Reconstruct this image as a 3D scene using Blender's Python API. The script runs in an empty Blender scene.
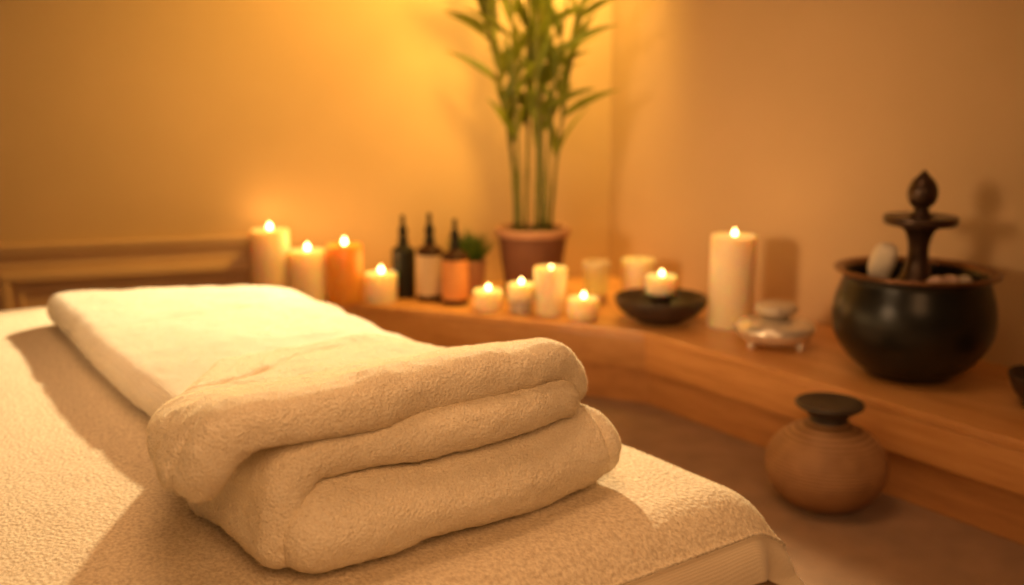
import bpy, math, random
import numpy as np
from mathutils import Matrix, Vector

random.seed(7)
RNG = np.random.default_rng(11)
SC = bpy.context.scene
COL = SC.collection
PI = math.pi

# ------------------------------------------------------------------ helpers
def tag(o, label=None, cat=None, group=None, kind=None):
    if label: o['label'] = label
    if cat: o['category'] = cat
    if group: o['group'] = group
    if kind: o['kind'] = kind
    return o

def empty(name, loc=(0, 0, 0), rz=0.0, scale=(1, 1, 1), **kw):
    o = bpy.data.objects.new(name, None)
    o.empty_display_size = 0.03
    COL.objects.link(o)
    o.location = loc
    o.rotation_euler = (0, 0, rz)
    o.scale = scale
    return tag(o, **kw)

def mobj(name, V, Fc, mat, parent=None, smooth=True, loc=None):
    me = bpy.data.meshes.new(name)
    V = np.asarray(V, dtype=np.float64)
    me.from_pydata([tuple(v) for v in V], [], [tuple(int(i) for i in f) for f in Fc])
    me.validate()
    me.update()
    if smooth:
        me.polygons.foreach_set('use_smooth', [True] * len(me.polygons))
    me.materials.append(mat)
    o = bpy.data.objects.new(name, me)
    COL.objects.link(o)
    if parent: o.parent = parent
    if loc: o.location = loc
    return o

def join(*parts):
    V, Fc, b = [], [], 0
    for v, f in parts:
        v = np.asarray(v, dtype=np.float64).reshape(-1, 3)
        V.append(v)
        Fc += [tuple(i + b for i in q) for q in f]
        b += len(v)
    return np.vstack(V), Fc

def lathe(prof, n=48, cx=0.0, cy=0.0, z0=0.0):
    """profile of (r, z) from one end to the other; r == 0 makes a pole"""
    V, Fc, rings = [], [], []
    for r, z in prof:
        if r <= 1e-7:
            rings.append([len(V)])
            V.append((cx, cy, z + z0))
        else:
            rings.append(list(range(len(V), len(V) + n)))
            for k in range(n):
                a = 2 * PI * k / n
                V.append((cx + r * math.cos(a), cy + r * math.sin(a), z + z0))
    for A, B in zip(rings[:-1], rings[1:]):
        for k in range(n):
            k2 = (k + 1) % n
            if len(A) == 1 and len(B) == 1: continue
            if len(A) == 1: Fc.append((A[0], B[k2], B[k]))
            elif len(B) == 1: Fc.append((A[k], A[k2], B[0]))
            else: Fc.append((A[k], A[k2], B[k2], B[k]))
    return np.array(V), Fc

def smooth_prof(pts, sub=6):
    """Catmull-Rom through the profile points"""
    P = [np.array(p, float) for p in pts]
    out = []
    for i in range(len(P) - 1):
        p0 = P[max(i - 1, 0)]; p1 = P[i]; p2 = P[i + 1]; p3 = P[min(i + 2, len(P) - 1)]
        for k in range(sub):
            t = k / sub
            q = 0.5 * ((2 * p1) + (-p0 + p2) * t + (2 * p0 - 5 * p1 + 4 * p2 - p3) * t * t + (-p0 + 3 * p1 - 3 * p2 + p3) * t ** 3)
            out.append((max(q[0], 0.0), q[1]))
    out.append(tuple(P[-1]))
    return out

def tube(path, rad, n=10):
    P = [Vector(p) for p in path]
    R = rad if hasattr(rad, '__len__') else [rad] * len(P)
    V, Fc = [], []
    up = Vector((0.37, 0.21, 0.9)).normalized()
    for i, p in enumerate(P):
        t = (P[min(i + 1, len(P) - 1)] - P[max(i - 1, 0)]).normalized()
        a = t.cross(up)
        if a.length < 1e-3: a = t.cross(Vector((1, 0, 0)))
        a.normalize(); b = t.cross(a)
        for k in range(n):
            q = p + (a * math.cos(2 * PI * k / n) + b * math.sin(2 * PI * k / n)) * R[i]
            V.append(tuple(q))
    for i in range(len(P) - 1):
        for k in range(n):
            k2 = (k + 1) % n
            Fc.append((i * n + k, i * n + k2, (i + 1) * n + k2, (i + 1) * n + k))
    Fc.append(tuple(range(n - 1, -1, -1)))
    Fc.append(tuple((len(P) - 1) * n + k for k in range(n)))
    return np.array(V), Fc

def prism(poly, z0, z1):
    n = len(poly)
    V = [(x, y, z0) for x, y in poly] + [(x, y, z1) for x, y in poly]
    Fc = [tuple(range(n - 1, -1, -1)), tuple(range(n, 2 * n))]
    for i in range(n):
        j = (i + 1) % n
        Fc.append((i, j, n + j, n + i))
    a = sum(poly[i][0] * poly[(i + 1) % n][1] - poly[(i + 1) % n][0] * poly[i][1] for i in range(n))
    if a < 0: Fc = [tuple(reversed(f)) for f in Fc]
    return np.array(V, float), Fc

def box(x0, x1, y0, y1, z0, z1):
    return prism([(x0, y0), (x1, y0), (x1, y1), (x0, y1)], z0, z1)

def bevel(o, w, seg=3):
    m = o.modifiers.new('bevel', 'BEVEL')
    m.width = w; m.segments = seg; m.limit_method = 'ANGLE'; m.angle_limit = math.radians(25)
    for p in o.data.polygons: p.use_smooth = False
    return o

def _hash(ix, iy, iz, seed):
    h = (ix * 374761393 + iy * 668265263 + iz * 2147483647 + seed * 974634777) & 0xFFFFFFFF
    h = ((h ^ (h >> 13)) * 1274126177) & 0xFFFFFFFF
    h = ((h ^ (h >> 16)) * 2246822519) & 0xFFFFFFFF
    return ((h ^ (h >> 15)) & 0xFFFFFF) / float(0xFFFFFF)

def vnoise(P, scale, seed=0):
    """value noise in -1..1 at the points P, one cell = scale metres"""
    Q = np.asarray(P, float) / scale + 1000.37
    I = np.floor(Q).astype(np.int64); Fr = Q - I
    W = Fr * Fr * (3 - 2 * Fr)
    out = np.zeros(len(Q))
    for dx in (0, 1):
        for dy in (0, 1):
            for dz in (0, 1):
                w = (W[:, 0] if dx else 1 - W[:, 0]) * (W[:, 1] if dy else 1 - W[:, 1]) * (W[:, 2] if dz else 1 - W[:, 2])
                out += w * _hash(I[:, 0] + dx, I[:, 1] + dy, I[:, 2] + dz, seed)
    return out * 2 - 1

def sstep(a, b, x):
    t = np.clip((x - a) / (b - a), 0, 1)
    return t * t * (3 - 2 * t)

def vnormals(V, Fc):
    Fa = np.array([f if len(f) == 4 else (f[0], f[1], f[2], f[2]) for f in Fc])
    n = np.cross(V[Fa[:, 2]] - V[Fa[:, 0]], V[Fa[:, 3]] - V[Fa[:, 1]])
    N = np.zeros_like(V)
    for k in range(4): np.add.at(N, Fa[:, k], n)
    return N / (np.linalg.norm(N, axis=1, keepdims=True) + 1e-12)

def fibres(V, Fc, count, length, width, weight=None, lean=0.6, lift=0.0):
    """terry pile: a thin tuft blade standing on each of COUNT random spots of the surface"""
    Fa = np.array([f if len(f) == 4 else (f[0], f[1], f[2], f[2]) for f in Fc])
    A = V[Fa[:, 0]]; B = V[Fa[:, 1]]; C = V[Fa[:, 2]]; D = V[Fa[:, 3]]
    nrm = np.cross(C - A, D - B)
    area = np.linalg.norm(nrm, axis=1) * 0.5
    nrm = nrm / (np.linalg.norm(nrm, axis=1, keepdims=True) + 1e-12)
    w = area.copy()
    if weight is not None: w = w * weight((A + C) / 2, nrm)
    w /= w.sum()
    idx = RNG.choice(len(Fa), size=count, p=w)
    u = RNG.random((count, 1)); v = RNG.random((count, 1))
    P = (A[idx] * (1 - u) + B[idx] * u) * (1 - v) + (D[idx] * (1 - u) + C[idx] * u) * v
    N = nrm[idx]
    d = N + RNG.normal(0, lean, (count, 3)); d /= np.linalg.norm(d, axis=1, keepdims=True)
    s = np.cross(d, RNG.normal(0, 1, (count, 3))); s /= np.linalg.norm(s, axis=1, keepdims=True)
    d2 = d + RNG.normal(0, 0.55, (count, 3)); d2 /= np.linalg.norm(d2, axis=1, keepdims=True)
    L = length * (0.5 + RNG.random((count, 1)))
    P = P + N * lift
    base0 = P - s * width / 2 - N * 0.0006; base1 = P + s * width / 2 - N * 0.0006
    mid0 = P + d * L * 0.55 - s * width / 2; mid1 = P + d * L * 0.55 + s * width / 2
    tip = P + d * L * 0.55 + d2 * L * 0.45
    VV = np.stack([base0, base1, mid1, mid0, tip], axis=1).reshape(-1, 3)
    return VV, count

def fibre_obj(name, data, mat, parent):
    VV, n = data
    me = bpy.data.meshes.new(name)
    me.vertices.add(len(VV)); me.vertices.foreach_set('co', VV.astype(np.float32).ravel())
    b = np.arange(n) * 5
    quad = np.stack([b, b + 1, b + 2, b + 3], 1); tri = np.stack([b + 3, b + 2, b + 4], 1)
    loops = np.concatenate([quad, tri], 1).ravel()
    me.loops.add(len(loops)); me.loops.foreach_set('vertex_index', loops.astype(np.int32))
    starts = np.stack([np.arange(n) * 7, np.arange(n) * 7 + 4], 1).ravel()
    me.polygons.add(2 * n)
    me.polygons.foreach_set('loop_start', starts.astype(np.int32))
    me.polygons.foreach_set('use_smooth', [True] * (2 * n))
    me.update(calc_edges=True); me.validate()
    me.materials.append(mat)
    o = bpy.data.objects.new(name, me); COL.objects.link(o); o.parent = parent
    o['kind'] = 'stuff'
    return o

# ------------------------------------------------------------------ materials
def new_mat(name):
    m = bpy.data.materials.new(name); m.use_nodes = True
    nt = m.node_tree
    return m, nt, nt.nodes, nt.links, nt.nodes['Principled BSDF']

def setp(b, **kw):
    for k, v in kw.items():
        key = {'base': 'Base Color', 'rough': 'Roughness', 'metal': 'Metallic', 'sheen': 'Sheen Weight', 'sss': 'Subsurface Weight',
               'coat': 'Coat Weight', 'trans': 'Transmission Weight', 'ior': 'IOR', 'spec': 'Specular IOR Level', 'alpha': 'Alpha'}[k]
        if k == 'base' and len(v) == 3: v = (*v, 1)
        b.inputs[key].default_value = v

def coords(nd, lk, scale=(1, 1, 1), kind='Object'):
    tc = nd.new('ShaderNodeTexCoord'); mp = nd.new('ShaderNodeMapping')
    mp.inputs['Scale'].default_value = scale
    lk.new(tc.outputs[kind], mp.inputs['Vector'])
    return mp.outputs['Vector']

def noise(nd, lk, vec, scale, detail=3, rough=0.5):
    n = nd.new('ShaderNodeTexNoise'); n.inputs['Scale'].default_value = scale
    n.inputs['Detail'].default_value = detail; n.inputs['Roughness'].default_value = rough
    lk.new(vec, n.inputs['Vector'])
    return n.outputs['Fac']

def ramp(nd, lk, fac, stops):
    r = nd.new('ShaderNodeValToRGB')
    el = r.color_ramp.elements
    while len(el) < len(stops): el.new(0.5)
    for e, (p, c) in zip(el, stops): e.position = p; e.color = (*c, 1)
    lk.new(fac, r.inputs['Fac'])
    return r.outputs['Color']

def bump(nd, lk, h, bsdf, strength, dist, prev=None):
    b = nd.new('ShaderNodeBump'); b.inputs['Strength'].default_value = strength; b.inputs['Distance'].default_value = dist
    lk.new(h, b.inputs['Height'])
    if prev: lk.new(prev, b.inputs['Normal'])
    lk.new(b.outputs['Normal'], bsdf.inputs['Normal'])
    return b.outputs['Normal']

def simple(name, c0, c1, scale=30, rough=0.6, bstr=0.15, bdist=0.002, **kw):
    m, nt, nd, lk, b = new_mat(name)
    v = coords(nd, lk)
    f = noise(nd, lk, v, scale, 4)
    lk.new(ramp(nd, lk, f, [(0.3, c0), (0.7, c1)]), b.inputs['Base Color'])
    setp(b, rough=rough, **kw)
    if bstr: bump(nd, lk, f, b, bstr, bdist)
    return m

def terry(name, c0, c1, scale, strength, dist, stretch=(1, 1, 1), sheen=0.25):
    m, nt, nd, lk, b = new_mat(name)
    v = coords(nd, lk, stretch)
    n1 = noise(nd, lk, v, scale, 2.5, 0.55)
    vo = nd.new('ShaderNodeTexVoronoi'); vo.feature = 'SMOOTH_F1'; vo.inputs['Scale'].default_value = scale * 0.9
    lk.new(v, vo.inputs['Vector'])
    mx = nd.new('ShaderNodeMath'); mx.operation = 'SUBTRACT'
    lk.new(n1, mx.inputs[0]); lk.new(vo.outputs['Distance'], mx.inputs[1])
    lk.new(ramp(nd, lk, n1, [(0.3, c0), (0.65, c1)]), b.inputs['Base Color'])
    setp(b, rough=0.95, sheen=sheen, spec=0.1)
    b.inputs['Sheen Roughness'].default_value = 0.5
    b.inputs['Sheen Tint'].default_value = (1, .85, .6, 1)
    bump(nd, lk, mx.outputs[0], b, strength, dist)
    return m

CREAM0, CREAM1 = (0.78, 0.67, 0.50), (0.90, 0.81, 0.64)
M_terry = terry('cream_terry', CREAM0, CREAM1, 420, 0.65, 0.0026)
M_cover = terry('cover_terry', (0.58, 0.47, 0.33), (0.84, 0.73, 0.55), 260, 0.5, 0.0035, stretch=(1, 0.75, 1))
M_fibre, _nt, _nd, _lk, _b = new_mat('cotton_pile')
setp(_b, base=(0.92, 0.83, 0.65), rough=0.9, spec=0.1)
_tr = _nd.new('ShaderNodeBsdfTranslucent'); _tr.inputs['Color'].default_value = (0.9, 0.76, 0.52, 1)
_ms = _nd.new('ShaderNodeMixShader'); _ms.inputs['Fac'].default_value = 0.5
_lk.new(_b.outputs[0], _ms.inputs[1]); _lk.new(_tr.outputs[0], _ms.inputs[2])
_lk.new(_ms.outputs[0], _nd['Material Output'].inputs['Surface'])

def weave_mat(name, c0, c1, pitch, strength=0.5, mott=9):
    m, nt, nd, lk, b = new_mat(name)
    v = coords(nd, lk)
    hs = []
    for ax in ('X', 'Y'):
        w = nd.new('ShaderNodeTexWave'); w.wave_type = 'BANDS'; w.bands_direction = ax
        w.inputs['Scale'].default_value = 1.0 / pitch / 3.0; w.inputs['Distortion'].default_value = 1.2
        w.inputs['Detail'].default_value = 2; w.inputs['Detail Scale'].default_value = 2
        lk.new(v, w.inputs['Vector']); hs.append(w.outputs['Fac'])
    ad = nd.new('ShaderNodeMath'); ad.operation = 'ADD'
    lk.new(hs[0], ad.inputs[0]); lk.new(hs[1], ad.inputs[1])
    f2 = noise(nd, lk, v, 180, 3)
    a2 = nd.new('ShaderNodeMath'); a2.operation = 'ADD'
    lk.new(ad.outputs[0], a2.inputs[0]); lk.new(f2, a2.inputs[1])
    f = noise(nd, lk, v, mott, 3)
    lk.new(ramp(nd, lk, f, [(0.3, c0), (0.7, c1)]), b.inputs['Base Color'])
    setp(b, rough=0.9, sheen=0.2, spec=0.15)
    bump(nd, lk, a2.outputs[0], b, strength, 0.0012)
    return m

M_linen = weave_mat('cream_linen', (0.72, 0.62, 0.46), (0.82, 0.72, 0.55), 0.004, 0.55)
M_hem = weave_mat('flat_hem_weave', (0.74, 0.60, 0.42), (0.82, 0.69, 0.5), 0.0016, 0.15)

def wood_mat(name, c0, c1, c2, axis_scale, rough=0.42):
    m, nt, nd, lk, b = new_mat(name)
    v = coords(nd, lk, axis_scale)
    f = noise(nd, lk, v, 6, 5, 0.6)
    f2 = noise(nd, lk, v, 26, 4, 0.6)
    mx = nd.new('ShaderNodeMath'); mx.operation = 'MULTIPLY_ADD'; mx.inputs[1].default_value = 0.45
    lk.new(f2, mx.inputs[0]); lk.new(f, mx.inputs[2])
    lk.new(ramp(nd, lk, mx.outputs[0], [(0.45, c0), (0.7, c1), (0.95, c2)]), b.inputs['Base Color'])
    setp(b, rough=rough, coat=0.15)
    bump(nd, lk, f2, b, 0.12, 0.001)
    return m

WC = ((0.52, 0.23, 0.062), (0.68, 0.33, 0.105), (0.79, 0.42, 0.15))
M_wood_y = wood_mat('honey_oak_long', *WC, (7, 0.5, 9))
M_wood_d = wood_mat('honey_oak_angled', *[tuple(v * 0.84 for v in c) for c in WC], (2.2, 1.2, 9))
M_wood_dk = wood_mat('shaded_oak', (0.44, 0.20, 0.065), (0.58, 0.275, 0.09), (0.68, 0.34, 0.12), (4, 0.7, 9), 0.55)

M_wall = simple('warm_plaster', (0.60, 0.41, 0.215), (0.65, 0.445, 0.24), 3.0, 0.85, 0.06, 0.004)
M_trim = simple('painted_panelling', (0.60, 0.40, 0.225), (0.65, 0.44, 0.25), 5.0, 0.6, 0.03, 0.002)
M_ceil = simple('ceiling_paint', (0.62, 0.5, 0.36), (0.66, 0.53, 0.38), 3.0, 0.9, 0.03, 0.002)
M_floor = weave_mat('woven_carpet', (0.27, 0.155, 0.08), (0.37, 0.215, 0.115), 0.007, 0.6, 14)

def wax_mat(name, c0, c1, rad=(0.055, 0.028, 0.010)):
    m, nt, nd, lk, b = new_mat(name)
    v = coords(nd, lk)
    f = noise(nd, lk, v, 14, 3)
    lk.new(ramp(nd, lk, f, [(0.3, c0), (0.7, c1)]), b.inputs['Base Color'])
    setp(b, rough=0.45, sss=0.75)
    b.inputs['Subsurface Radius'].default_value = rad
    b.inputs['Subsurface Scale'].default_value = 1.0
    return m
M_wax = wax_mat('ivory_wax', (0.90, 0.74, 0.46), (0.94, 0.79, 0.52))
M_wax_amber = wax_mat('amber_wax', (0.80, 0.33, 0.05), (0.86, 0.40, 0.07), (0.05, 0.014, 0.003))
M_wax_grey = wax_mat('greige_wax', (0.50, 0.39, 0.29), (0.56, 0.44, 0.33))
M_wick = simple('charred_wick', (0.02, 0.015, 0.01), (0.05, 0.04, 0.03), 200, 0.9)

def flame_mat():
    m, nt, nd, lk, b = new_mat('candle_flame')
    nd.remove(b)
    e = nd.new('ShaderNodeEmission'); e.inputs['Strength'].default_value = 16.0
    v = coords(nd, lk, (1, 1, 1), 'Generated')
    sp = nd.new('ShaderNodeSeparateXYZ'); lk.new(v, sp.inputs[0])
    lk.new(ramp(nd, lk, sp.outputs['Z'], [(0.0, (1.0, 0.45, 0.10)), (0.35, (1.0, 0.74, 0.34)), (1.0, (1.0, 0.62, 0.18))]), e.inputs['Color'])
    lk.new(e.outputs[0], nd['Material Output'].inputs['Surface'])
    return m
M_flame = flame_mat()

M_amber_glass, _nt, _nd, _lk, _b = new_mat('amber_bottle_glass')
_f = noise(_nd, _lk, coords(_nd, _lk), 8, 2)
_lk.new(ramp(_nd, _lk, _f, [(0.3, (0.035, 0.012, 0.004)), (0.7, (0.055, 0.018, 0.006))]), _b.inputs['Base Color'])
setp(_b, rough=0.38, coat=0.0, spec=0.15)
M_black_glass = simple('near_black_bottle', (0.012, 0.011, 0.008), (0.022, 0.018, 0.012), 8, 0.3, 0, spec=0.2)
M_rubber = simple('black_rubber', (0.012, 0.010, 0.009), (0.020, 0.016, 0.012), 60, 0.5, 0.05, spec=0.2)
M_label_tan = simple('tan_paper_label', (0.56, 0.41, 0.25), (0.62, 0.46, 0.29), 40, 0.7, 0.03)
M_label_orange = simple('orange_paper_label', (0.62, 0.25, 0.07), (0.68, 0.29, 0.085), 40, 0.7, 0.03)

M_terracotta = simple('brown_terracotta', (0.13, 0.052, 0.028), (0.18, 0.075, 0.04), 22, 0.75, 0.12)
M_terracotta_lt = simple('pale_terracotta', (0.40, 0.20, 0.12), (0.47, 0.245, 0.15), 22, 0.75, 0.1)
M_soil = simple('potting_soil', (0.045, 0.026, 0.015), (0.10, 0.06, 0.035), 120, 0.95, 0.8, 0.01)
M_stem = simple('bamboo_stem', (0.13, 0.14, 0.025), (0.22, 0.20, 0.04), 18, 0.45, 0.05)

def leaf_mat(name, c0, c1):
    m, nt, nd, lk, b = new_mat(name)
    f = noise(nd, lk, coords(nd, lk), 16, 3)
    col = ramp(nd, lk, f, [(0.3, c0), (0.7, c1)])
    lk.new(col, b.inputs['Base Color'])
    setp(b, rough=0.45)
    t = nd.new('ShaderNodeBsdfTranslucent'); lk.new(col, t.inputs['Color'])
    ms = nd.new('ShaderNodeMixShader'); ms.inputs['Fac'].default_value = 0.45
    lk.new(b.outputs[0], ms.inputs[1]); lk.new(t.outputs[0], ms.inputs[2])
    lk.new(ms.outputs[0], nd['Material Output'].inputs['Surface'])
    return m
M_leaf = leaf_mat('bamboo_leaf', (0.13, 0.165, 0.015), (0.28, 0.31, 0.03))
M_leaf_dk = leaf_mat('succulent_leaf', (0.06, 0.12, 0.02), (0.12, 0.20, 0.035))

M_bowl = simple('dark_brown_stoneware', (0.030, 0.017, 0.011), (0.060, 0.034, 0.022), 40, 0.45, 0.08)
M_iron = simple('black_glazed_metal', (0.009, 0.008, 0.006), (0.018, 0.015, 0.010), 9, 0.3, 0.04, 0.001, spec=0.4)
M_bronze = simple('dark_bronze', (0.045, 0.024, 0.014), (0.085, 0.045, 0.026), 30, 0.32, 0.05, 0.001, metal=0.55)
M_rim = simple('worn_copper_rim', (0.20, 0.095, 0.045), (0.27, 0.13, 0.06), 30, 0.28, 0.04, 0.001, metal=0.7)
M_silver = simple('polished_silver', (0.80, 0.71, 0.58), (0.86, 0.77, 0.63), 20, 0.2, 0.02, 0.001, metal=0.6)
M_pale = simple('pale_stone', (0.66, 0.56, 0.42), (0.76, 0.66, 0.51), 60, 0.5, 0.1)
M_pink = simple('blush_pebble', (0.55, 0.36, 0.26), (0.66, 0.46, 0.34), 60, 0.5, 0.1)
M_water = simple('still_dark_water', (0.012, 0.012, 0.010), (0.018, 0.017, 0.013), 8, 0.05, 0.03)
M_vase_dark = simple('charcoal_glaze', (0.030, 0.024, 0.019), (0.060, 0.046, 0.036), 30, 0.4, 0.05)

def vase_mat():
    m, nt, nd, lk, b = new_mat('combed_clay')
    v = coords(nd, lk)
    w = nd.new('ShaderNodeTexWave'); w.wave_type = 'BANDS'; w.bands_direction = 'Z'
    w.inputs['Scale'].default_value = 46; w.inputs['Distortion'].default_value = 0.7; w.inputs['Detail'].default_value = 2
    lk.new(v, w.inputs['Vector'])
    f = noise(nd, lk, v, 18, 3)
    mx = nd.new('ShaderNodeMath'); mx.operation = 'MULTIPLY_ADD'; mx.inputs[1].default_value = 0.5
    lk.new(w.outputs['Fac'], mx.inputs[0]); lk.new(f, mx.inputs[2])
    lk.new(ramp(nd, lk, mx.outputs[0], [(0.4, (0.27, 0.13, 0.055)), (1.0, (0.52, 0.29, 0.135))]), b.inputs['Base Color'])
    setp(b, rough=0.5)
    bump(nd, lk, w.outputs['Fac'], b, 0.6, 0.003)
    return m
M_vase = vase_mat()
M_base = simple('table_upholstery', (0.30, 0.20, 0.13), (0.36, 0.25, 0.16), 40, 0.7, 0.1)

# ------------------------------------------------------------------ the room
CORNER = (1.95, 2.256)
WD = Vector((-0.957, 0.290, 0)).normalized()      # along the far wall, away from the corner
WN = Vector((-0.290, -0.957, 0)).normalized()     # out of the far wall, into the room
def wallpt(s, out=0.0, z=0.0):
    return (CORNER[0] + WD.x * s + WN.x * out, CORNER[1] + WD.y * s + WN.y * out, z)

o = mobj('floor', *box(-3.2, 2.2, -2.2, 3.7, -0.08, 0.0), M_floor, smooth=False); tag(o, kind='structure')
p = [wallpt(-0.0)[:2], wallpt(5.0)[:2], wallpt(5.0, -0.12)[:2], (2.07, 2.256 - 0.02), (1.95, 2.2)]
o = mobj('wall_far', *prism([wallpt(0)[:2], wallpt(5.2)[:2], wallpt(5.2, -0.12)[:2], wallpt(-0.16, -0.12)[:2]], 0, 2.4), M_wall, smooth=False); tag(o, kind='structure')
o = mobj('wall_right', *box(1.95, 2.07, -2.2, 2.256, 0, 2.4), M_wall, smooth=False); tag(o, kind='structure')
o = mobj('ceiling', *box(-3.2, 2.2, -2.2, 3.9, 2.4, 2.46), M_ceil, smooth=False); tag(o, kind='structure')

def wallbox(s0, s1, z0, z1, t0, t1):
    return prism([wallpt(s0, t0)[:2], wallpt(s1, t0)[:2], wallpt(s1, t1)[:2], wallpt(s0, t1)[:2]], z0, z1)
def frame(s0, s1, z0, z1, w, t0, t1):
    return [wallbox(s0, s1, z1 - w, z1, t0, t1), wallbox(s0, s1, z0, z0 + w, t0, t1),
            wallbox(s0, s0 + w, z0 + w, z1 - w, t0, t1), wallbox(s1 - w, s1, z0 + w, z1 - w, t0, t1)]
S0 = 1.0
o = mobj('trim_1', *wallbox(S0, 5.0, 0.0, 0.332, 0.0, 0.012), M_trim, smooth=False); tag(o, kind='structure')
o = bevel(mobj('trim_2', *join(wallbox(S0 - 0.004, 5.0, 0.332, 0.347, 0.0, 0.024), wallbox(S0 - 0.002, 5.0, 0.318, 0.332, 0.012, 0.020)), M_trim, smooth=False), 0.004); tag(o, kind='structure')
k = 3
for s0, s1 in ((1.03, 1.645), (1.76, 2.6), (2.72, 3.6)):
    o = bevel(mobj('trim_%d' % k, *join(*(frame(s0, s1, 0.05, 0.278, 0.024, 0.012, 0.034) + frame(s0 + 0.038, s1 - 0.038, 0.088, 0.240, 0.012, 0.012, 0.022))), M_trim, smooth=False), 0.005)
    tag(o, kind='structure'); k += 1

# ------------------------------------------------------------------ the stepped wooden ledge
ZL = 0.177
A_, B_, C_, D_ = (1.515, -0.60), (1.545, 1.651), (1.150, 2.325), (0.86, 2.375)
E_ = wallpt(1.135, 0.002)[:2]; F_ = (1.9475, 2.252); G_ = (1.9475, -0.60)
ledge = empty('wooden_ledge', (1.7, 1.2, 0), label='low honey-coloured wooden ledge with an angled bend running along both walls', cat='ledge')
def led(name, geo, mat, bw):
    V, Fc = geo
    V = np.array(V) - np.array([1.7, 1.2, 0])
    return bevel(mobj(name, V, Fc, mat, ledge, smooth=False), bw)
led('top_board', prism([A_, B_, C_, D_, E_, F_, G_], 0.160, ZL), M_wood_y, 0.004)
def inset_line(p, q, d):      # shift the segment p->q to its left by d
    v = (Vector((*q, 0)) - Vector((*p, 0))).normalized(); n = Vector((v.y, -v.x, 0))
    return (p[0] + n.x * d, p[1] + n.y * d), (q[0] + n.x * d, q[1] + n.y * d)
def cross2(p1, q1, p2, q2):
    d1 = (q1[0] - p1[0], q1[1] - p1[1]); d2 = (q2[0] - p2[0], q2[1] - p2[1])
    den = d1[0] * d2[1] - d1[1] * d2[0]
    t = ((p2[0] - p1[0]) * d2[1] - (p2[1] - p1[1]) * d2[0]) / den
    return (p1[0] + d1[0] * t, p1[1] + d1[1] * t)
def offset_chain(d):
    a0, b0 = inset_line(A_, B_, d); b1, c1 = inset_line(B_, C_, d); c2, d2 = inset_line(C_, D_, d)
    return [a0, cross2(a0, b0, b1, c1), cross2(b1, c1, c2, d2), d2]
o0 = offset_chain(0.0012); o1 = offset_chain(0.035); o2 = offset_chain(0.016); o3 = offset_chain(0.05)
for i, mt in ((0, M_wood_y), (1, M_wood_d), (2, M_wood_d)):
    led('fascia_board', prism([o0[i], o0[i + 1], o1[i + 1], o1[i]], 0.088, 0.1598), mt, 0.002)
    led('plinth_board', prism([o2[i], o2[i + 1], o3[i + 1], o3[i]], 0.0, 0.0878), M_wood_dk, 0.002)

# ------------------------------------------------------------------ slabs of folded cloth
def slab(x0, x1, y0, y1, T, rp, nx, nl, xs=None):
    """closed soft slab: returns s, y, h (height from its middle surface), faces"""
    u = np.linspace(0, 1, nx)
    # denser stations near both ends
    e = 0.10
    s = x0 + (x1 - x0) * (u - 0.55 * np.sin(2 * PI * u) / (2 * PI))
    S, Y, H = [], [], []
    yc = (y0 + y1) / 2; W = (y1 - y0) / 2
    for x in s:
        dx = max(min(x - x0, x1 - x), 0.0)
        t = T * math.sqrt(max(1 - max(0.0, 1 - dx / T) ** 2, 0.0)) if dx < T else T
        t = max(t, T * 0.04)
        w = W
        if dx < rp: w = W - rp + math.sqrt(max(rp * rp - (rp - dx) ** 2, 0.0))
        w = max(w, t + 1e-4)
        fl = w - t
        per = 4 * fl + 2 * PI * t
        q = np.linspace(0, per, nl, endpoint=False)
        yy = np.zeros(nl); hh = np.zeros(nl)
        # start: front middle, go over the front bullnose to the top, back, bottom
        a1 = PI * t / 2; a2 = a1 + 2 * fl; a3 = a2 + PI * t; a4 = a3 + 2 * fl
        m = q < a1; th = q[m] / t; yy[m] = -fl - t * np.cos(th); hh[m] = t * np.sin(th)
        m = (q >= a1) & (q < a2); yy[m] = -fl + (q[m] - a1); hh[m] = t
        m = (q >= a2) & (q < a3); th = (q[m] - a2) / t; yy[m] = fl + t * np.sin(th); hh[m] = t * np.cos(th)
        m = (q >= a3) & (q < a4); yy[m] = fl - (q[m] - a3); hh[m] = -t
        m = q >= a4; th = (q[m] - a4) / t; yy[m] = -fl - t * np.sin(th); hh[m] = -t * np.cos(th)
        S.append(np.full(nl, x)); Y.append(yc + yy); H.append(hh)
    S = np.concatenate(S); Y = np.concatenate(Y); H = np.concatenate(H)
    Fc = []
    for i in range(nx - 1):
        for k in range(nl):
            k2 = (k + 1) % nl
            Fc.append((i * nl + k, i * nl + k2, (i + 1) * nl + k2, (i + 1) * nl + k))
    Fc.append(tuple(range(nl - 1, -1, -1))); Fc.append(tuple((nx - 1) * nl + k for k in range(nl)))
    Fc = [tuple(reversed(f)) for f in Fc]
    return S, Y, H, Fc

def bend_left(S, H, xb, R, amax):
    """mid surface runs along +x and rolls down to the left of xb; returns x, dz"""
    th = np.clip((xb - S) / R, 0, None)
    t2 = np.minimum(th, amax)
    rest = np.maximum((xb - S) - R * amax, 0) * (xb - S > 0)
    mx = np.where(S < xb, xb - R * np.sin(t2) - rest * np.cos(t2), S)
    mz = np.where(S < xb, -R * (1 - np.cos(t2)) - rest * np.sin(t2), 0)
    return mx - np.sin(t2) * H, mz + np.cos(t2) * H

def roughen(V, Fc, amps, seed):
    quads = [f for f in Fc if len(f) == 4]
    N = vnormals(V, quads)
    for a, sc, k in amps:
        V = V + N * (vnoise(V, sc, seed + k) * a)[:, None]
    return V

ZT = 0.300

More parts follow.
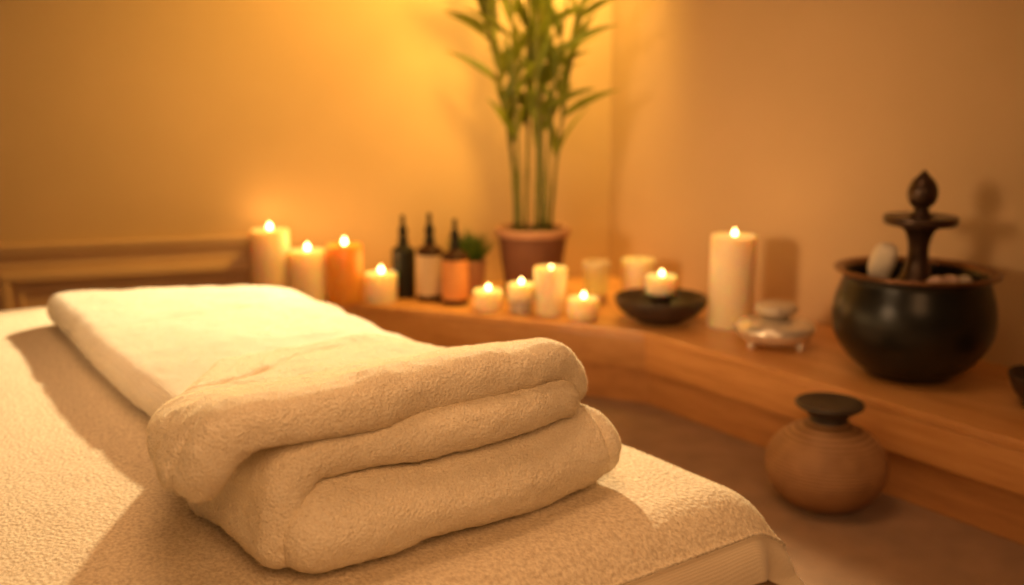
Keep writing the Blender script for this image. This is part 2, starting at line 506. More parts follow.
# --- blanket
blanket = empty('folded_blanket', (0.54, 1.35, ZT), label='long flat folded cream blanket lying lengthwise on the massage table', cat='blanket')
OFF = np.array([0.54, 1.35, ZT])
def blanket_layer(x0, x1, y0, y1, zc, T, rp, seed):
    S, Y, H, Fc = slab(x0, x1, y0, y1, T, rp, 110, 300)
    X = S.copy()
    Z = zc + H
    far = sstep(1.55, 1.90, Y)
    # far right corner is rounder and the far edge runs a little askew
    Y = Y - 0.16 * np.clip((S - x0) / (x1 - x0), 0, 1) ** 1.5 * sstep(1.3, 1.9, Y)
    X = X + 0.006 * np.sin(Y * 7.0 + 1)
    Z = Z + 0.004 * np.sin(S * 9 + Y * 3) * (H > -T * .4)
    Z = Z - 0.010 * sstep(0.66, 0.78, S) * (H > 0)
    wq = np.stack([S / 0.22 + Y / 0.5, Y / 0.035 - S / 0.15, 0 * S], 1)
    Z = Z + (0.0022 * vnoise(wq, 1.0, 91) + 0.0012 * vnoise(wq * 2.3, 1.0, 92)) * sstep(0, T * .8, H)
    Z = Z - 0.006 * np.exp(-((Y - 1.60 - 0.22 * (S - 0.33)) / 0.012) ** 2) * (H > 0)
    V = np.stack([X, Y, Z], 1)
    V = roughen(V, Fc, [(0.005, 0.18, 1), (0.0022, 0.06, 2), (0.0013, 0.02, 4), (0.0008, 0.007, 3)], seed)
    V[:, 2] = np.maximum(V[:, 2], ZT + 0.0042)
    return V, Fc
bl = blanket_layer(0.326, 0.765, 1.06, 1.972, 0.3305, 0.0285, 0.055, 5)
BV, BF = bl
mobj('blanket_cloth', BV - OFF, BF, M_linen, blanket)
fz = fibres(BV, BF, 26000, 0.0030, 0.00042, weight=lambda c, n: ((n[:, 2] > -0.2) * (1.6 - np.abs(n[:, 2]))))
fibre_obj('blanket_nap', (fz[0] - OFF, fz[1]), M_fibre, blanket)

# --- towel: three folded layers
towel = empty('folded_towel', (0.5, 1.0, ZT), label='thick folded cream terry towel resting in front on the end of the blanket', cat='towel')
TOFF = np.array([0.5, 1.0, ZT])

def layer_bottom():
    T = 0.0405
    S, Y, H, Fc = slab(0.300, 0.706, 0.738, 0.995, T, 0.030, 150, 300)
    X = S; Z = 0.3435 + H
    rise = 0.0 * S
    Z = Z + rise * (0.5 + 0.5 * H / T)
    Y = Y + 0.04 * sstep(0.48, 0.76, S)
    Z = Z - 0.02 * sstep(0.86, 1.03, Y) * (H > 0)
    Y = Y + 0.012 * sstep(-0.005, 0.035, H) * (S < 2) * sstep(0.95, 0.85, Y)
    # small extra fold line near the right end
    g = np.exp(-((S - 0.674) / 0.006) ** 2)
    Y = Y + 0.007 * g * (Y < 0.9)
    X = X - 0.004 * g
    V = np.stack([X, Y, Z], 1)
    V = roughen(V, Fc, [(0.0045, 0.10, 1), (0.0022, 0.035, 2), (0.0010, 0.010, 3), (0.0005, 0.0035, 4)], 21)
    V[:, 2] = np.maximum(V[:, 2], ZT + 0.0035)
    return V, Fc

def layer_mid():
    T = 0.0245
    S, Y, H, Fc = slab(0.232, 0.662, 0.760, 1.005, T, 0.035, 150, 260)
    X, dz = bend_left(S, H, 0.349, 0.036, 1.45)
    Z = 0.4085 + dz - 0.035 * sstep(0.84, 1.05, Y)
    Z = Z - 0.014 * sstep(0.61, 0.684, S)
    Y = Y + 0.030 * sstep(0.56, 0.72, S) + 0.004 * np.sin(S * 22)
    V = np.stack([X, Y, Z], 1)
    V = roughen(V, Fc, [(0.0032, 0.10, 1), (0.0022, 0.035, 2), (0.0010, 0.010, 3), (0.0005, 0.0035, 4)], 41)
    V[:, 2] = np.maximum(V[:, 2], ZT + 0.0035)
    return V, Fc

def layer_top():
    T = 0.0215
    S, Y, H, Fc = slab(0.197, 0.687, 0.764, 1.235, T, 0.05, 190, 360)
    yy = np.clip((Y - 0.80) / 0.40, 0, 1)
    # left flap: rolls over the fold in front, tapers toward the back
    Sx = S + 0.19 * yy ** 1.4 * sstep(0.56, 0.20, S)
    thin = 1 - 0.45 * sstep(0.95, 1.19, Y)
    H = H * thin
    X, dz = bend_left(Sx, H, 0.292, 0.050, 1.08)
    drop = 0.27 * np.clip(Y - 0.80, 0, 1) + 0.04 * sstep(0.98, 1.17, Y)
    lim = np.maximum(0.4505 - drop, 0.3685 + T * thin)
    Z = lim + dz
    Z = Z - 0.050 * sstep(0.595, 0.700, S) ** 1.3 * (1 - 0.75 * sstep(.9, 1.10, Y))
    # front edge droops over the layer below, in slow waves
    fr = sstep(0.85, 0.77, Y)
    Z = Z - 0.003 * fr * (H < 0.0)
    Y = Y + (0.006 * np.sin(S * 13 + 0.6) + 0.003 * np.sin(S * 31)) * (1 - yy) + 0.045 * sstep(0.58, 0.74, S) * (1 - yy)
    # wrinkles running with the back edge
    wr = np.exp(-((Y - 1.13 + 0.05 * np.sin(S * 9)) / 0.010) ** 2) + 0.8 * np.exp(-((Y - 1.06 - 0.04 * np.sin(S * 8 + 1)) / 0.012) ** 2)
    Z = Z - 0.009 * wr * sstep(0.65, 0.3, S) * (H > 0)
    # double fold on the hanging end
    Z = np.where((Y > 1.03) & (X > 0.31), np.maximum(Z, 0.3665), Z)
    gr = (np.exp(-((Y - 0.808) / 0.007) ** 2) + 0.5 * np.exp(-((Y - 0.875) / 0.012) ** 2)) * sstep(0.30, 0.23, S)
    X = X + 0.015 * gr
    Z = Z + 0.008 * gr
    V = np.stack([X, Y, Z], 1)
    V = roughen(V, Fc, [(0.0040, 0.09, 1), (0.0022, 0.032, 2), (0.0011, 0.010, 3), (0.0005, 0.0035, 4)], 61)
    V[:, 2] = np.maximum(V[:, 2], ZT + 0.004)
    return V, Fc

TV, TF = join(layer_bottom(), layer_mid(), layer_top())
mobj('towel_cloth', TV - TOFF, TF, M_terry, towel)
fz = fibres(TV, TF, 280000, 0.0019, 0.00024, weight=lambda c, n: ((n[:, 2] > -0.75) & ((n[:, 1] < 0.8) | (c[:, 2] > .36))) * 1.0)
fibre_obj('terry_pile', (fz[0] - TOFF, fz[1]), M_fibre, towel)

# ------------------------------------------------------------------ table and its cover
RX, RY, RF = 0.850, 0.630, 0.090       # right edge, near edge, edge fillet
LX, FY = -0.55, 2.21
table = empty('massage_table', (0.16, 1.32, 0), label='low padded massage table hidden under the cream terry cover', cat='massage table')
o = mobj('padded_top', *box(LX + 0.03 - 0.16, RX - 0.03 - 0.16, RY + 0.03 - 1.32, FY - 0.03 - 1.32, 0.12, ZT - 0.006), M_base, table, smooth=False); bevel(o, 0.07, 6)
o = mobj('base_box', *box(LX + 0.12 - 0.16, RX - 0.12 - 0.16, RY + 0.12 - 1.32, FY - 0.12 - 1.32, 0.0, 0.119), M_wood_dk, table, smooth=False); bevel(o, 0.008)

cover = empty('table_cover', (0.16, 1.32, ZT), label='cream terry cover draped over the massage table under the blanket and towel', cat='table cover')
COFF = np.array([0.16, 1.32, ZT])
def drape(Aa, Bb):
    ix1, ix0, iy0, iy1 = RX - RF, LX + RF, RY + RF, FY - RF
    px = np.clip(Aa, ix0, ix1); py = np.clip(Bb, iy0, iy1)
    dx, dy = Aa - px, Bb - py
    d = np.sqrt(dx * dx + dy * dy); dd = np.maximum(d, 1e-9)
    nx_, ny_ = dx / dd, dy / dd
    ph = np.minimum(d / RF, PI / 2)
    hang = np.maximum(d - RF * PI / 2, 0)
    ang = np.arctan2(dy, dx)
    corner = np.clip(1 - np.abs(np.abs(np.abs(ang) - PI / 2) - PI / 4) / (PI / 4), 0, 1) * (d > 1e-6)
    rip = np.sin(ang * 8.0 + 1.9) * corner * np.clip((d - 0.085) / 0.06, 0, 1.3) * 0.020
    side = np.sin(Bb * 21 + 0.6 * np.sin(Bb * 5)) * np.clip(hang / 0.1, 0, 1) * 0.007 + np.sin(Aa * 24) * np.clip(hang / 0.1, 0, 1) * 0.006 * (np.abs(dy) > np.abs(dx))
    out = RF * np.sin(ph) + rip + side + hang * 0.10 + corner * hang * 0.40
    X = px + nx_ * out; Y = py + ny_ * out
    Z = ZT - RF * (1 - np.cos(ph)) - hang * 0.985
    return X, Y, Z, d, ph, nx_, ny_
OV = 0.235
HEM = RY + RF - 0.080
BEND = HEM - 0.047
al = np.concatenate([np.linspace(LX - 0.10, 0.0, 90, endpoint=False), np.linspace(0.0, RX + 0.115, 250)])
def cover_sheet(bl_, lift):
    Ag, Bg = np.meshgrid(al, bl_, indexing='ij')
    a, b = Ag.ravel(), Bg.ravel()
    X, Y, Z, d, ph, nx_, ny_ = drape(a, b)
    V = np.stack([X, Y, Z], 1)
    nb = len(bl_)
    Fc = []
    for i in range(len(al) - 1):
        r = i * nb
        for j in range(nb - 1):
            Fc.append((r + j, r + nb + j, r + nb + j + 1, r + j + 1))
    N = vnormals(V, Fc)
    ridge = lift * np.exp(-((b - HEM - 0.002) / 0.0022) ** 2)
    V = V + N * ridge[:, None]
    V = V + N * (0.0016 * vnoise(V, 0.12, 77) + 0.0010 * vnoise(V, 0.04, 78) - 0.0006)[:, None]
    return V, Fc, N
bt = np.concatenate([np.linspace(HEM, HEM + 0.02, 12, endpoint=False), np.linspace(HEM + 0.02, 1.2, 150, endpoint=False), np.linspace(1.2, FY + 0.10, 100)])
CV, CF, CN = cover_sheet(bt, 0.0035)
mobj('cover_cloth', CV - COFF, CF, M_cover, cover)
bh = np.linspace(BEND, HEM, 22)
HV, HF, HN = cover_sheet(bh, 0.0035)
hem = mobj('hem_border', HV - COFF, HF, M_hem, cover)
sm = hem.modifiers.new('thick', 'SOLIDIFY'); sm.thickness = 0.0025; sm.offset = -1
tag(hem, label='flat-woven hem border of the cover')
fz = fibres(CV, CF, 180000, 0.0016, 0.00025, weight=lambda c, n: (c[:, 0] > -0.1) * np.clip(2.2 - c[:, 1], 0.15, 2.0) * (n[:, 2] > -0.2))
fibre_obj('terry_pile', (fz[0] - COFF, fz[1]), M_fibre, cover)

# ------------------------------------------------------------------ candles
LIGHTS = []
def flame_geo(h=0.026, r=0.0075):
    return lathe(smooth_prof([(0.0, 0.0), (r * 0.75, h * 0.12), (r, h * 0.32), (r * 0.72, h * 0.62), (r * 0.28, h * 0.87), (0, h)], 5), 20)

def candle(name, x, y, r, h, mat, label, group=None, lit=True, z=ZL, shape='pillar', fl=1.0, power=0.15, part='wax'):
    t = empty(name, (x, y, z + 0.0005), label=label, cat='candle', group=group)
    well = min(0.010, h * 0.2)
    if shape == 'pillar':
        pr = [(0, 0), (r * 0.96, 0), (r, 0.003), (r, h - 0.004), (r * 0.985, h - 0.001), (r * 0.95, h), (r * 0.84, h - 0.0015),
              (r * 0.74, h - well * 0.7), (r * 0.45, h - well), (0, h - well)]
    elif shape == 'taper':       # a little narrower at its foot
        pr = [(0, 0), (r * 0.80, 0), (r * 0.84, 0.003), (r * 0.99, h * 0.8), (r, h - 0.004), (r * 0.98, h - 0.001), (r * 0.94, h), (r * 0.82, h - 0.0015),
              (r * 0.74, h - well * 0.7), (r * 0.45, h - well), (0, h - well)]
    elif shape == 'round':       # squat with soft shoulders
        pr = [(0, 0), (r * 0.80, 0), (r * 0.92, 0.006), (r, h * 0.45), (r * 0.99, h * 0.8), (r * 0.95, h * 0.95), (r * 0.88, h), (r * 0.78, h - 0.003),
              (r * 0.70, h - well * 0.8), (r * 0.4, h - well), (0, h - well)]
    else:
        pr = [(0, h * 0.46), (r * 0.97, h * 0.46), (r, h * 0.50), (r, h - 0.005), (r * 0.96, h - 0.001), (r * 0.90, h), (r * 0.80, h - 0.003),
              (r * 0.70, h - well * 0.8), (r * 0.4, h - well), (0, h - well)]
    mobj(part, *lathe(pr, 56), mat, t)
    if shape == 'tier':
        mobj('holder', *lathe([(0, 0), (r * 0.82, 0), (r * 0.86, 0.003), (r * 0.86, h * 0.40), (r * 0.80, h * 0.455), (0, h * 0.455)], 56), M_wax_grey, t)
    wl = well + 0.006 * fl
    mobj('wick', *tube([(0, 0, h - well - 0.001), (0.0004, 0, h - well + wl * 0.6), (0.0012, 0.0004, h - well + wl)], 0.0013, 8), M_wick, t)
    if lit:
        mobj('flame', *flame_geo(0.0225 * fl, 0.0064 * fl), M_flame, t, loc=(0.001, 0, h - well + wl * 0.55))
        LIGHTS.append((x, y, z + h + 0.020 * fl, power))
    return t

G1 = 'candles at the far end of the ledge'
candle('pillar_candle', 0.975, 2.468, 0.050, 0.190, M_wax, 'tall lit ivory pillar candle leftmost on the ledge by the panelling', G1)
candle('pillar_candle', 1.050, 2.405, 0.046, 0.137, M_wax, 'medium lit ivory pillar candle left of the amber candle', G1)
candle('pillar_candle', 1.133, 2.358, 0.046, 0.151, M_wax_amber, 'lit amber orange pillar candle between two ivory candles', G1)
candle('votive_candle', 1.212, 2.308, 0.042, 0.075, M_wax, 'short lit ivory candle just left of the dropper bottles', G1)
G2 = 'small candles in front of the plant pot'
candle('tealight_candle', 1.374, 2.045, 0.039, 0.054, M_wax, 'squat lit candle right of the dropper bottles', G2, shape='round', fl=0.8, power=0.09)
candle('tealight_candle', 1.428, 1.978, 0.033, 0.075, M_wax, 'small lit candle on a stepped holder in front of the brown plant pot', G2, shape='tier', fl=0.75, power=0.09)
candle('pillar_candle', 1.479, 1.924, 0.041, 0.118, M_wax, 'ivory candle tapering to its foot, in front of the plant pot at right', G2, shape='taper', fl=0.45, power=0.06)
candle('tealight_candle', 1.512, 1.836, 0.040, 0.053, M_wax, 'squat lit candle nearest the ledge edge, left of the dark bowl', G2, shape='round', fl=0.8, power=0.09)
candle('pillar_candle', 1.800, 1.958, 0.045, 0.102, M_wax, 'unlit ivory pillar candle behind the dark bowl by the right wall', None, lit=False)
candle('pillar_candle', 1.750, 1.579, 0.053, 0.216, M_wax, 'tallest lit ivory pillar candle right of the dark bowl against the right wall', None, fl=0.8)
cup = tag(mobj('votive_cup', *lathe([(0, 0), (0.025, 0), (0.028, 0.003), (0.036, 0.105), (0.0355, 0.109), (0.0335, 0.109), (0.032, 0.104), (0.028, 0.03), (0, 0.028)], 48), M_wax_grey, loc=(1.660, 1.965, ZL + 0.0005)),
          'plain taupe tumbler standing behind the candles, right of the plant pot', 'cup')

# dark bowl with a raised centre and a candle on it
bx, by = 1.650, 1.712
t = empty('stoneware_bowl', (bx, by, ZL + 0.0005), label='wide dark brown stoneware bowl carrying a small lit candle', cat='bowl')
mobj('bowl_body', *lathe(smooth_prof([(0, 0.0), (0.050, 0.0), (0.056, 0.004), (0.084, 0.018), (0.104, 0.036), (0.1105, 0.054), (0.110, 0.060), (0.106, 0.0605), (0.099, 0.050), (0.085, 0.036), (0.055, 0.022), (0, 0.018)], 4), 64), M_bowl, t)
mobj('pedestal', *lathe(smooth_prof([(0, 0.0185), (0.026, 0.022), (0.022, 0.040), (0.034, 0.058), (0.041, 0.064), (0.041, 0.068), (0, 0.068)], 4), 40), M_bowl, t)
candle('votive_candle', bx, by, 0.037, 0.042, M_wax, 'short lit ivory candle standing in the dark brown bowl', None, z=ZL + 0.0692, fl=0.75, shape='pillar')

# ------------------------------------------------------------------ dropper bottles
def bottle(x, y, r, h, glass, label_mat, label, label_part=None):
    t = empty('dropper_bottle', (x, y, ZL + 0.0005), rz=math.radians(-52), label=label, cat='bottle', group='dropper bottles on the ledge')
    hb = h * 0.60
    mobj('glass_body', *lathe(smooth_prof([(0, 0.002), (r * 0.86, 0.0), (r * 0.98, 0.004), (r, 0.012), (r, hb * 0.5), (r, hb * 0.90), (r * 0.96, hb * 0.965), (r * 0.80, hb * 1.01), (r * 0.52, hb * 1.045), (0.0130, hb * 1.08), (0.0125, hb * 1.13), (0, hb * 1.13)], 4), 48), glass, t)
    cz = hb * 1.10
    mobj('collar', *lathe([(0, cz), (0.0135, cz), (0.0142, cz + 0.002), (0.0142, cz + 0.011), (0.013, cz + 0.013), (0, cz + 0.013)], 36), M_rubber, t)
    c2 = cz + 0.0132; top = h - c2
    mobj('dropper_bulb', *lathe(smooth_prof([(0, c2), (0.0095, c2), (0.0092, c2 + top * 0.08), (0.0125, c2 + top * 0.20), (0.0130, c2 + top * 0.30), (0.0095, c2 + top * 0.46), (0.0062, c2 + top * 0.58), (0.0056, c2 + top * 0.75), (0.0054, c2 + top * 0.94), (0.0035, c2 + top * 0.99), (0, c2 + top)], 4), 28), M_rubber, t)
    if label_mat:
        V, Fc = [], []
        n = 40
        for k in range(n + 1):
            a = -PI * 0.8 - PI / 2 + 1.6 * PI * k / n + PI / 2
            for z in (hb * 0.12, hb * 0.88):
                V.append(((r + 0.0006) * math.cos(a), (r + 0.0006) * math.sin(a), z))
        for k in range(n): Fc.append((2 * k, 2 * k + 2, 2 * k + 3, 2 * k + 1))
        lb = mobj('paper_label', V, Fc, label_mat, t); lb.rotation_euler = (0, 0, -PI * 0.38)
        tag(lb, label_part)
    return t
bottle(1.287, 2.320, 0.031, 0.222, M_black_glass, None, 'slim dark amber dropper bottle without a pale label, left of three')
bottle(1.325, 2.246, 0.035, 0.232, M_amber_glass, M_label_tan, 'dark dropper bottle with a tan label, middle of three', 'tan paper label')
bottle(1.352, 2.164, 0.034, 0.223, M_amber_glass, M_label_orange, 'dark dropper bottle with an orange label, right of three', 'orange paper label')

# ------------------------------------------------------------------ plants
def leaf(base, dirv, L, W, bendv, n=8, twist=0.0):
    """a pointed blade with a raised midrib fold"""
    d = Vector(dirv).normalized(); b = Vector(bendv)
    side = d.cross(Vector((math.cos(twist), math.sin(twist), 0.25)))
    if side.length < 1e-3: side = d.cross(Vector((1, 0, 0)))
    side.normalize()
    V, Fc = [], []
    p = Vector(base)
    for i in range(n + 1):
        t = i / n
        w = W * (math.sin(PI * min(1, (t * 0.93 + 0.05)) ** 0.75)) * 0.5
        if i == n: w = 0.0003
        q = p + d * (L * t) + b * (L * t * t)
        nn = side.cross(d).normalized()
        V += [tuple(q - side * w + nn * w * 0.35), tuple(q), tuple(q + side * w + nn * w * 0.35)]
    for i in range(n):
        r = 3 * i
        Fc += [(r, r + 1, r + 4, r + 3), (r + 1, r + 2, r + 5, r + 4)]
    return np.array(V), Fc

PX, PY = 1.590, 2.150
plant = empty('potted_bamboo', (PX, PY, ZL + 0.0005), scale=(1, 1, 1.09), label='tall leafy green bamboo in a brown tapered pot in the room corner', cat='potted plant')
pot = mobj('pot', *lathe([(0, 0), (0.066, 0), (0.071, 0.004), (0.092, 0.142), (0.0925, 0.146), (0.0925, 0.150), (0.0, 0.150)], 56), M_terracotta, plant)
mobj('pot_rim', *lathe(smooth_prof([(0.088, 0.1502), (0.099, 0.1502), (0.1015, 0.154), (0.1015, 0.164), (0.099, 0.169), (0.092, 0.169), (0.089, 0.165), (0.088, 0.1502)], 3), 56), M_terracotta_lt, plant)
mobj('soil', *lathe([(0, 0.160), (0.04, 0.161), (0.087, 0.1575), (0.087, 0.1506), (0, 0.1506)], 40), M_soil, plant)
rr = random.Random(5)
RIGHT = Vector((0.816, -0.578, 0)); BACK = Vector((0.578, 0.816, 0))
stems = [(-0.052, 0.01, -0.060, 0.72), (-0.030, -0.02, -0.045, 0.86), (-0.012, 0.02, -0.015, 0.92), (0.004, -0.03, 0.010, 0.74),
         (0.024, 0.015, 0.020, 0.90), (0.042, -0.015, 0.045, 0.80), (0.056, 0.01, 0.055, 0.66), (-0.040, 0.035, -0.100, 0.78), (0.016, 0.04, 0.005, 0.96)]
for a, bk, lean, H in stems:
    base = RIGHT * a + BACK * bk + Vector((0, 0, 0.158))
    path, rad = [], []
    nseg = 26
    for i in range(nseg + 1):
        t = i / nseg
        q = base + Vector((0, 0, H * t)) + RIGHT * (1.8 * lean * t * t) + RIGHT * 0.006 * math.sin(5 * t + a * 90) + BACK * 0.004 * math.sin(4 * t + a * 50)
        path.append(q)
        r = 0.0052 * (1 - 0.55 * t)
        if i % 4 == 0: r *= 1.28
        rad.append(r)
    st = mobj('stem', *tube(path, rad, 10), M_stem, plant)
    parts = []
    zt = 0.30
    while zt < 1.0:
        i = int(zt * nseg); q = path[i]
        for _ in range(rr.choice((1, 2, 2, 3))):
            az = rr.uniform(0, 2 * PI)
            sp = rr.uniform(0.10, 0.48)
            hv = RIGHT * math.cos(az) * 1.1 + BACK * math.sin(az) * 0.55
            d = Vector((hv.x * sp, hv.y * sp, 1.0))
            L = rr.uniform(0.11, 0.19)
            parts.append(leaf(q, d, L, rr.uniform(0.017, 0.029), (hv.x * 0.22, hv.y * 0.22, -0.08 - 0.1 * sp), twist=rr.uniform(0, PI)))
        zt += rr.uniform(0.07, 0.11)
    # a few leaves arch out to the side
    for _ in range(3):
        i = int(rr.uniform(0.38, 0.85) * nseg); q = path[i]
        sg = 1 if a > 0 else -1
        hv = RIGHT * sg * rr.uniform(0.8, 1) + BACK * rr.uniform(-0.3, 0.1)
        parts.append(leaf(q, (hv.x, hv.y, 0.75), rr.uniform(0.12, 0.18), 0.020, (hv.x * 0.12, hv.y * 0.12, -0.22), twist=rr.uniform(0, PI)))
    mobj('leaves', *join(*parts), M_leaf, st)

sx, sy = 1.458, 2.262
succ = empty('potted_succulent', (sx, sy, ZL + 0.0005), scale=(1.15, 1.15, 1.3), label='small spiky green succulent in a little pot behind the dropper bottles', cat='potted plant')
mobj('pot', *lathe([(0, 0), (0.030, 0), (0.033, 0.003), (0.041, 0.068), (0.041, 0.072), (0.037, 0.072), (0.036, 0.062), (0, 0.062)], 40), M_terracotta_lt, succ)
parts = []
for k in range(46):
    az = k * 2.39996; e = 0.42 + 0.8 * (k / 46)
    d = (math.cos(az) * math.cos(e), math.sin(az) * math.cos(e), math.sin(e) + 0.15)
    parts.append(leaf((math.cos(az) * 0.012, math.sin(az) * 0.012, 0.062), d, 0.060 + 0.012 * rr.random(), 0.014, (0, 0, 0.12), n=6, twist=az))
mobj('leaves', *join(*parts), M_leaf_dk, succ)

# ------------------------------------------------------------------ silver footed dish with a stone on top
t = empty('footed_burner', (1.687, 1.394, ZL + 0.0003), rz=0.3, scale=(1.08, 1.08, 1.08), label='flattened silver dish on small peg feet beside the black fountain pot', cat='dish')
mobj('dish_body', *lathe(smooth_prof([(0, 0.008), (0.040, 0.009), (0.067, 0.018), (0.080, 0.034), (0.077, 0.047), (0.060, 0.056), (0.038, 0.059), (0.030, 0.061), (0, 0.062)], 5), 56), M_silver, t)
for k in range(3):
    a = 0.5 + k * 2 * PI / 3
    V, Fc = lathe(smooth_prof([(0, 0), (0.007, 0.0), (0.0085, 0.006), (0.0065, 0.010), (0.007, 0.016), (0, 0.018)], 3), 16)
    mobj('foot', V + np.array([0.055 * math.cos(a), 0.055 * math.sin(a), 0]), Fc, M_silver, t)
V, Fc = lathe(smooth_prof([(0, 0.0), (0.030, 0.001), (0.046, 0.007), (0.051, 0.015), (0.047, 0.022), (0.030, 0.027), (0, 0.028)], 5), 48)
V = V * np.array([1.0, 0.85, 1.0])
o = mobj('smooth_stone', V, Fc, simple('polished_pebble', (0.62, 0.53, 0.41), (0.74, 0.64, 0.50), 14, 0.22, 0.02, metal=0.3), loc=(1.689, 1.396, ZL + 0.0680)); o.scale = (1.05, 1.05, 1.1); o.rotation_euler = (0, 0, 0.4)
tag(o, 'flat polished pebble lying on top of the silver footed dish', 'stone')

# ------------------------------------------------------------------ black fountain pot
fx, fy = 1.728, 1.095
ft = empty('tabletop_fountain', (fx, fy, ZL + 0.0005), scale=(0.945, 0.945, 0.99), label='round black fountain pot with a bronze finial on a pedestal tray', cat='fountain')
mobj('pot_body', *lathe(smooth_prof([(0, 0.004), (0.070, 0.0), (0.084, 0.003), (0.092, 0.012), (0.124, 0.036), (0.150, 0.075), (0.158, 0.112), (0.155, 0.148), (0.146, 0.178), (0.142, 0.192), (0.144, 0.203),
                                    (0.139, 0.203), (0.135, 0.190), (0.138, 0.176), (0.122, 0.165), (0.0, 0.160)], 5), 80), M_iron, ft)
mobj('pot_rim', *lathe(smooth_prof([(0.137, 0.2035), (0.153, 0.2045), (0.160, 0.207), (0.161, 0.210), (0.158, 0.213), (0.150, 0.2125), (0.139, 0.2075), (0.137, 0.2035)], 4), 80), M_rim, ft)
mobj('water', *lathe([(0, 0.1805), (0.134, 0.1805), (0.134, 0.179), (0, 0.179)], 64), M_water, ft)
mobj('pedestal', *lathe(smooth_prof([(0, 0.1815), (0.040, 0.1815), (0.041, 0.186), (0.033, 0.196), (0.025, 0.215), (0.0205, 0.240), (0.021, 0.262), (0.028, 0.284), (0.037, 0.296), (0, 0.297)], 5), 48), M_bronze, ft)
mobj('tray', *lathe(smooth_prof([(0, 0.2972), (0.050, 0.2972), (0.066, 0.2985), (0.071, 0.303), (0.0715, 0.311), (0.069, 0.3155), (0.058, 0.3145), (0.03, 0.3125), (0, 0.312)], 4), 64), M_bronze, ft)
mobj('finial', *lathe(smooth_prof([(0, 0.3125), (0.021, 0.3125), (0.022, 0.318), (0.016, 0.323), (0.014, 0.330), (0.019, 0.334), (0.0265, 0.344), (0.0295, 0.357), (0.0275, 0.371), (0.0205, 0.384), (0.011, 0.393), (0.005, 0.400), (0, 0.404)], 5), 40), M_bronze, ft)

def pebble(loc, size, rot, mat, label, name='pebble', cat='stone', group=None, seed=0, boxy=1.0):
    V, Fc = lathe([(math.sin(PI * k / 14), -math.cos(PI * k / 14)) for k in range(15)], 24)
    V[0, :2] = 0; V[-1, :2] = 0
    V = np.sign(V) * np.abs(V) ** boxy
    V = V * (1 + 0.16 * vnoise(V, 0.9, seed))[:, None]
    V = V * np.array(size)
    o = mobj(name, V, Fc, mat, loc=loc); o.rotation_euler = rot
    return tag(o, label, cat, group)
zw = ZL + 0.1805
def fpt(r_, b_, z): return (fx + RIGHT.x * r_ + BACK.x * b_, fy + RIGHT.y * r_ + BACK.y * b_, z)
pebble(fpt(-0.076, -0.022, zw + 0.047), (0.023, 0.022, 0.040), (0.25, -0.35, 0.6), M_pale, 'pale upright stone leaning inside the black fountain pot left of the pedestal', seed=3, boxy=0.6)
GP = 'small pebbles inside the fountain pot'
for i, (a, b, s, m_, lb) in enumerate([(0.010, -0.072, 0.016, M_pink, 'small blush pebble inside the fountain pot just before the pedestal'),
                                      (0.046, -0.050, 0.014, M_pink, 'small blush pebble inside the fountain pot right of the pedestal'),
                                      (0.078, -0.030, 0.012, M_pale, 'tiny pale pebble at the right inside the fountain pot')]):
    pebble(fpt(a, b, zw + s * 0.92), (s * 1.4, s * 1.1, s * 0.95), (0, 0, i * 1.1), m_, lb, group=GP, seed=10 + i)

# right edge bowl
o = mobj('small_dark_bowl', *lathe(smooth_prof([(0, 0), (0.030, 0.0), (0.035, 0.004), (0.058, 0.026), (0.070, 0.052), (0.0715, 0.060), (0.069, 0.061), (0.064, 0.052), (0.050, 0.030), (0, 0.014)], 4), 56), M_bowl, loc=(1.735, 0.822, ZL + 0.0005))
tag(o, 'small dark bowl cut off by the right edge, right of the fountain pot', 'bowl')

# ------------------------------------------------------------------ floor vase
vs = empty('clay_vase', (1.455, 1.086, 0.0006), label='squat round clay vase with a dark flared mouth on the floor by the ledge', cat='vase')
vs.location = (1.424, 1.048, 0.0006); vs.scale = (0.955, 0.955, 0.95)
mobj('vase_body', *lathe(smooth_prof([(0, 0.002), (0.045, 0.0), (0.062, 0.004), (0.088, 0.026), (0.106, 0.056), (0.110, 0.082), (0.104, 0.108), (0.086, 0.132), (0.060, 0.149), (0.036, 0.158), (0.030, 0.162), (0, 0.162)], 6), 72), M_vase, vs)
mobj('vase_mouth', *lathe(smooth_prof([(0, 0.1625), (0.033, 0.1625), (0.034, 0.168), (0.036, 0.174), (0.048, 0.184), (0.059, 0.191), (0.0615, 0.195), (0.059, 0.199), (0.050, 0.198), (0.025, 0.194), (0, 0.193)], 5), 56), M_vase_dark, vs)

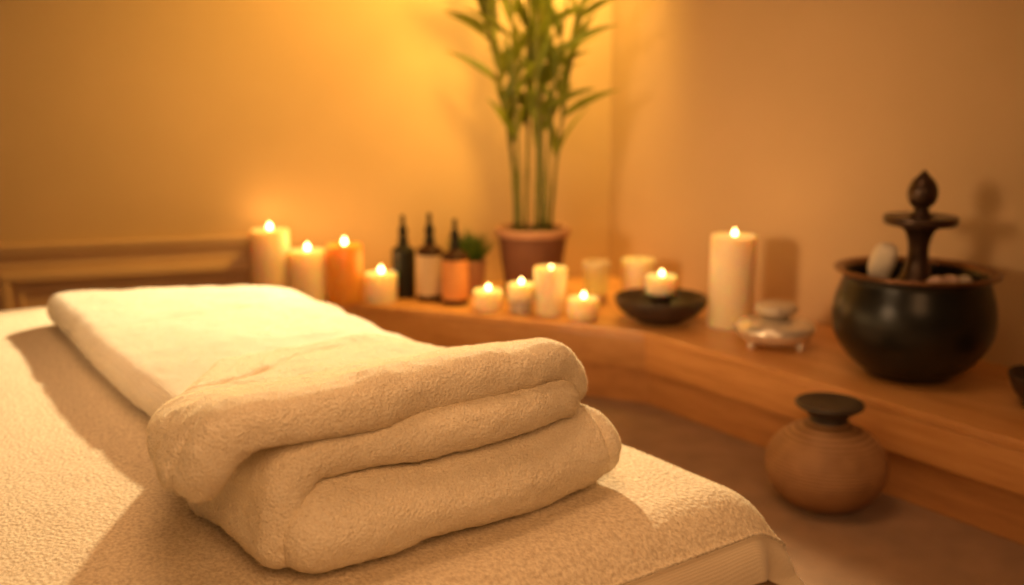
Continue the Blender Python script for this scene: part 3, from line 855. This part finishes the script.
# ------------------------------------------------------------------ lights
def aim(o, tgt):
    o.rotation_euler = (Vector(tgt) - o.location).to_track_quat('-Z', 'Y').to_euler()
def lamp(name, typ, loc, energy, color, tgt=None, **kw):
    l = bpy.data.lights.new(name, typ); l.energy = energy; l.color = color
    for k_, v_ in kw.items(): setattr(l, k_, v_)
    o = bpy.data.objects.new(name, l); COL.objects.link(o); o.location = loc
    if tgt: aim(o, tgt)
    return o
for i, (x, y, z, pw) in enumerate(LIGHTS):
    lamp('candle_glow', 'POINT', (x, y, z + 0.02), pw, (1.0, 0.52, 0.16), shadow_soft_size=0.012)
lamp('corner_lamp', 'SPOT', (1.35, 2.24, 1.03), 188, (1.0, 0.77, 0.44), (0.30, 1.18, 0.30), spot_size=math.radians(75), spot_blend=0.3, shadow_soft_size=0.03)
lamp('wall_washer', 'SPOT', wallpt(0.42, 0.55, 1.42), 66, (1.0, 0.55, 0.10), wallpt(0.72, 0.0, 0.80), spot_size=math.radians(108), spot_blend=1.0, shadow_soft_size=0.10)
lamp('corner_glow_fill', 'SPOT', wallpt(0.08, 0.26, 1.36), 52, (1.0, 0.62, 0.14), wallpt(0.36, 0.0, 0.55), spot_size=math.radians(92), spot_blend=0.9, shadow_soft_size=0.08)  # extra spot added only to brighten the far wall beside the corner
lamp('left_lamp', 'AREA', (-1.3, 1.2, 0.95), 1.7, (1.0, 0.62, 0.31), (1.95, 1.74, 0.45), shape='DISK', size=0.5, spread=math.radians(36))
lamp('room_fill', 'AREA', (0.0, -0.3, 1.2), 3.1, (1.0, 0.51, 0.21), (0.5, 1.0, 0.2), shape='DISK', size=0.8, spread=math.radians(90))
lamp('overhead_fill', 'AREA', (0.55, 1.05, 2.2), 5.0, (1.0, 0.54, 0.25), (0.55, 1.0, 0.3), shape='DISK', size=1.0, spread=math.radians(100))  # unseen soft fill added to lift the shaded table top and floor

w = bpy.data.worlds.new('room_dusk'); SC.world = w; w.use_nodes = True
bg = w.node_tree.nodes['Background']; bg.inputs['Color'].default_value = (1.0, 0.58, 0.30, 1); bg.inputs['Strength'].default_value = 0.04

# ------------------------------------------------------------------ camera
pitch = math.atan(204 / 1000.0); yaw = math.radians(35.3)
f = Vector((math.sin(yaw) * math.cos(pitch), math.cos(yaw) * math.cos(pitch), -math.sin(pitch)))
r = Vector((math.cos(yaw), -math.sin(yaw), 0)); u = r.cross(f)
cd = bpy.data.cameras.new('camera'); cam = bpy.data.objects.new('camera', cd); COL.objects.link(cam)
cam.matrix_world = Matrix(((r.x, u.x, -f.x, 0), (r.y, u.y, -f.y, 0), (r.z, u.z, -f.z, 0.727), (0, 0, 0, 1)))
cd.sensor_width = 36; cd.lens = 36 * 1000 / 1024.0
cd.clip_start = 0.02
cd.dof.use_dof = True; cd.dof.focus_distance = 0.98; cd.dof.aperture_fstop = 2.7
SC.camera = cam

SC.view_settings.view_transform = 'Standard'
SC.view_settings.look = 'None'
SC.view_settings.exposure = 0.0
SC.view_settings.gamma = 1.0
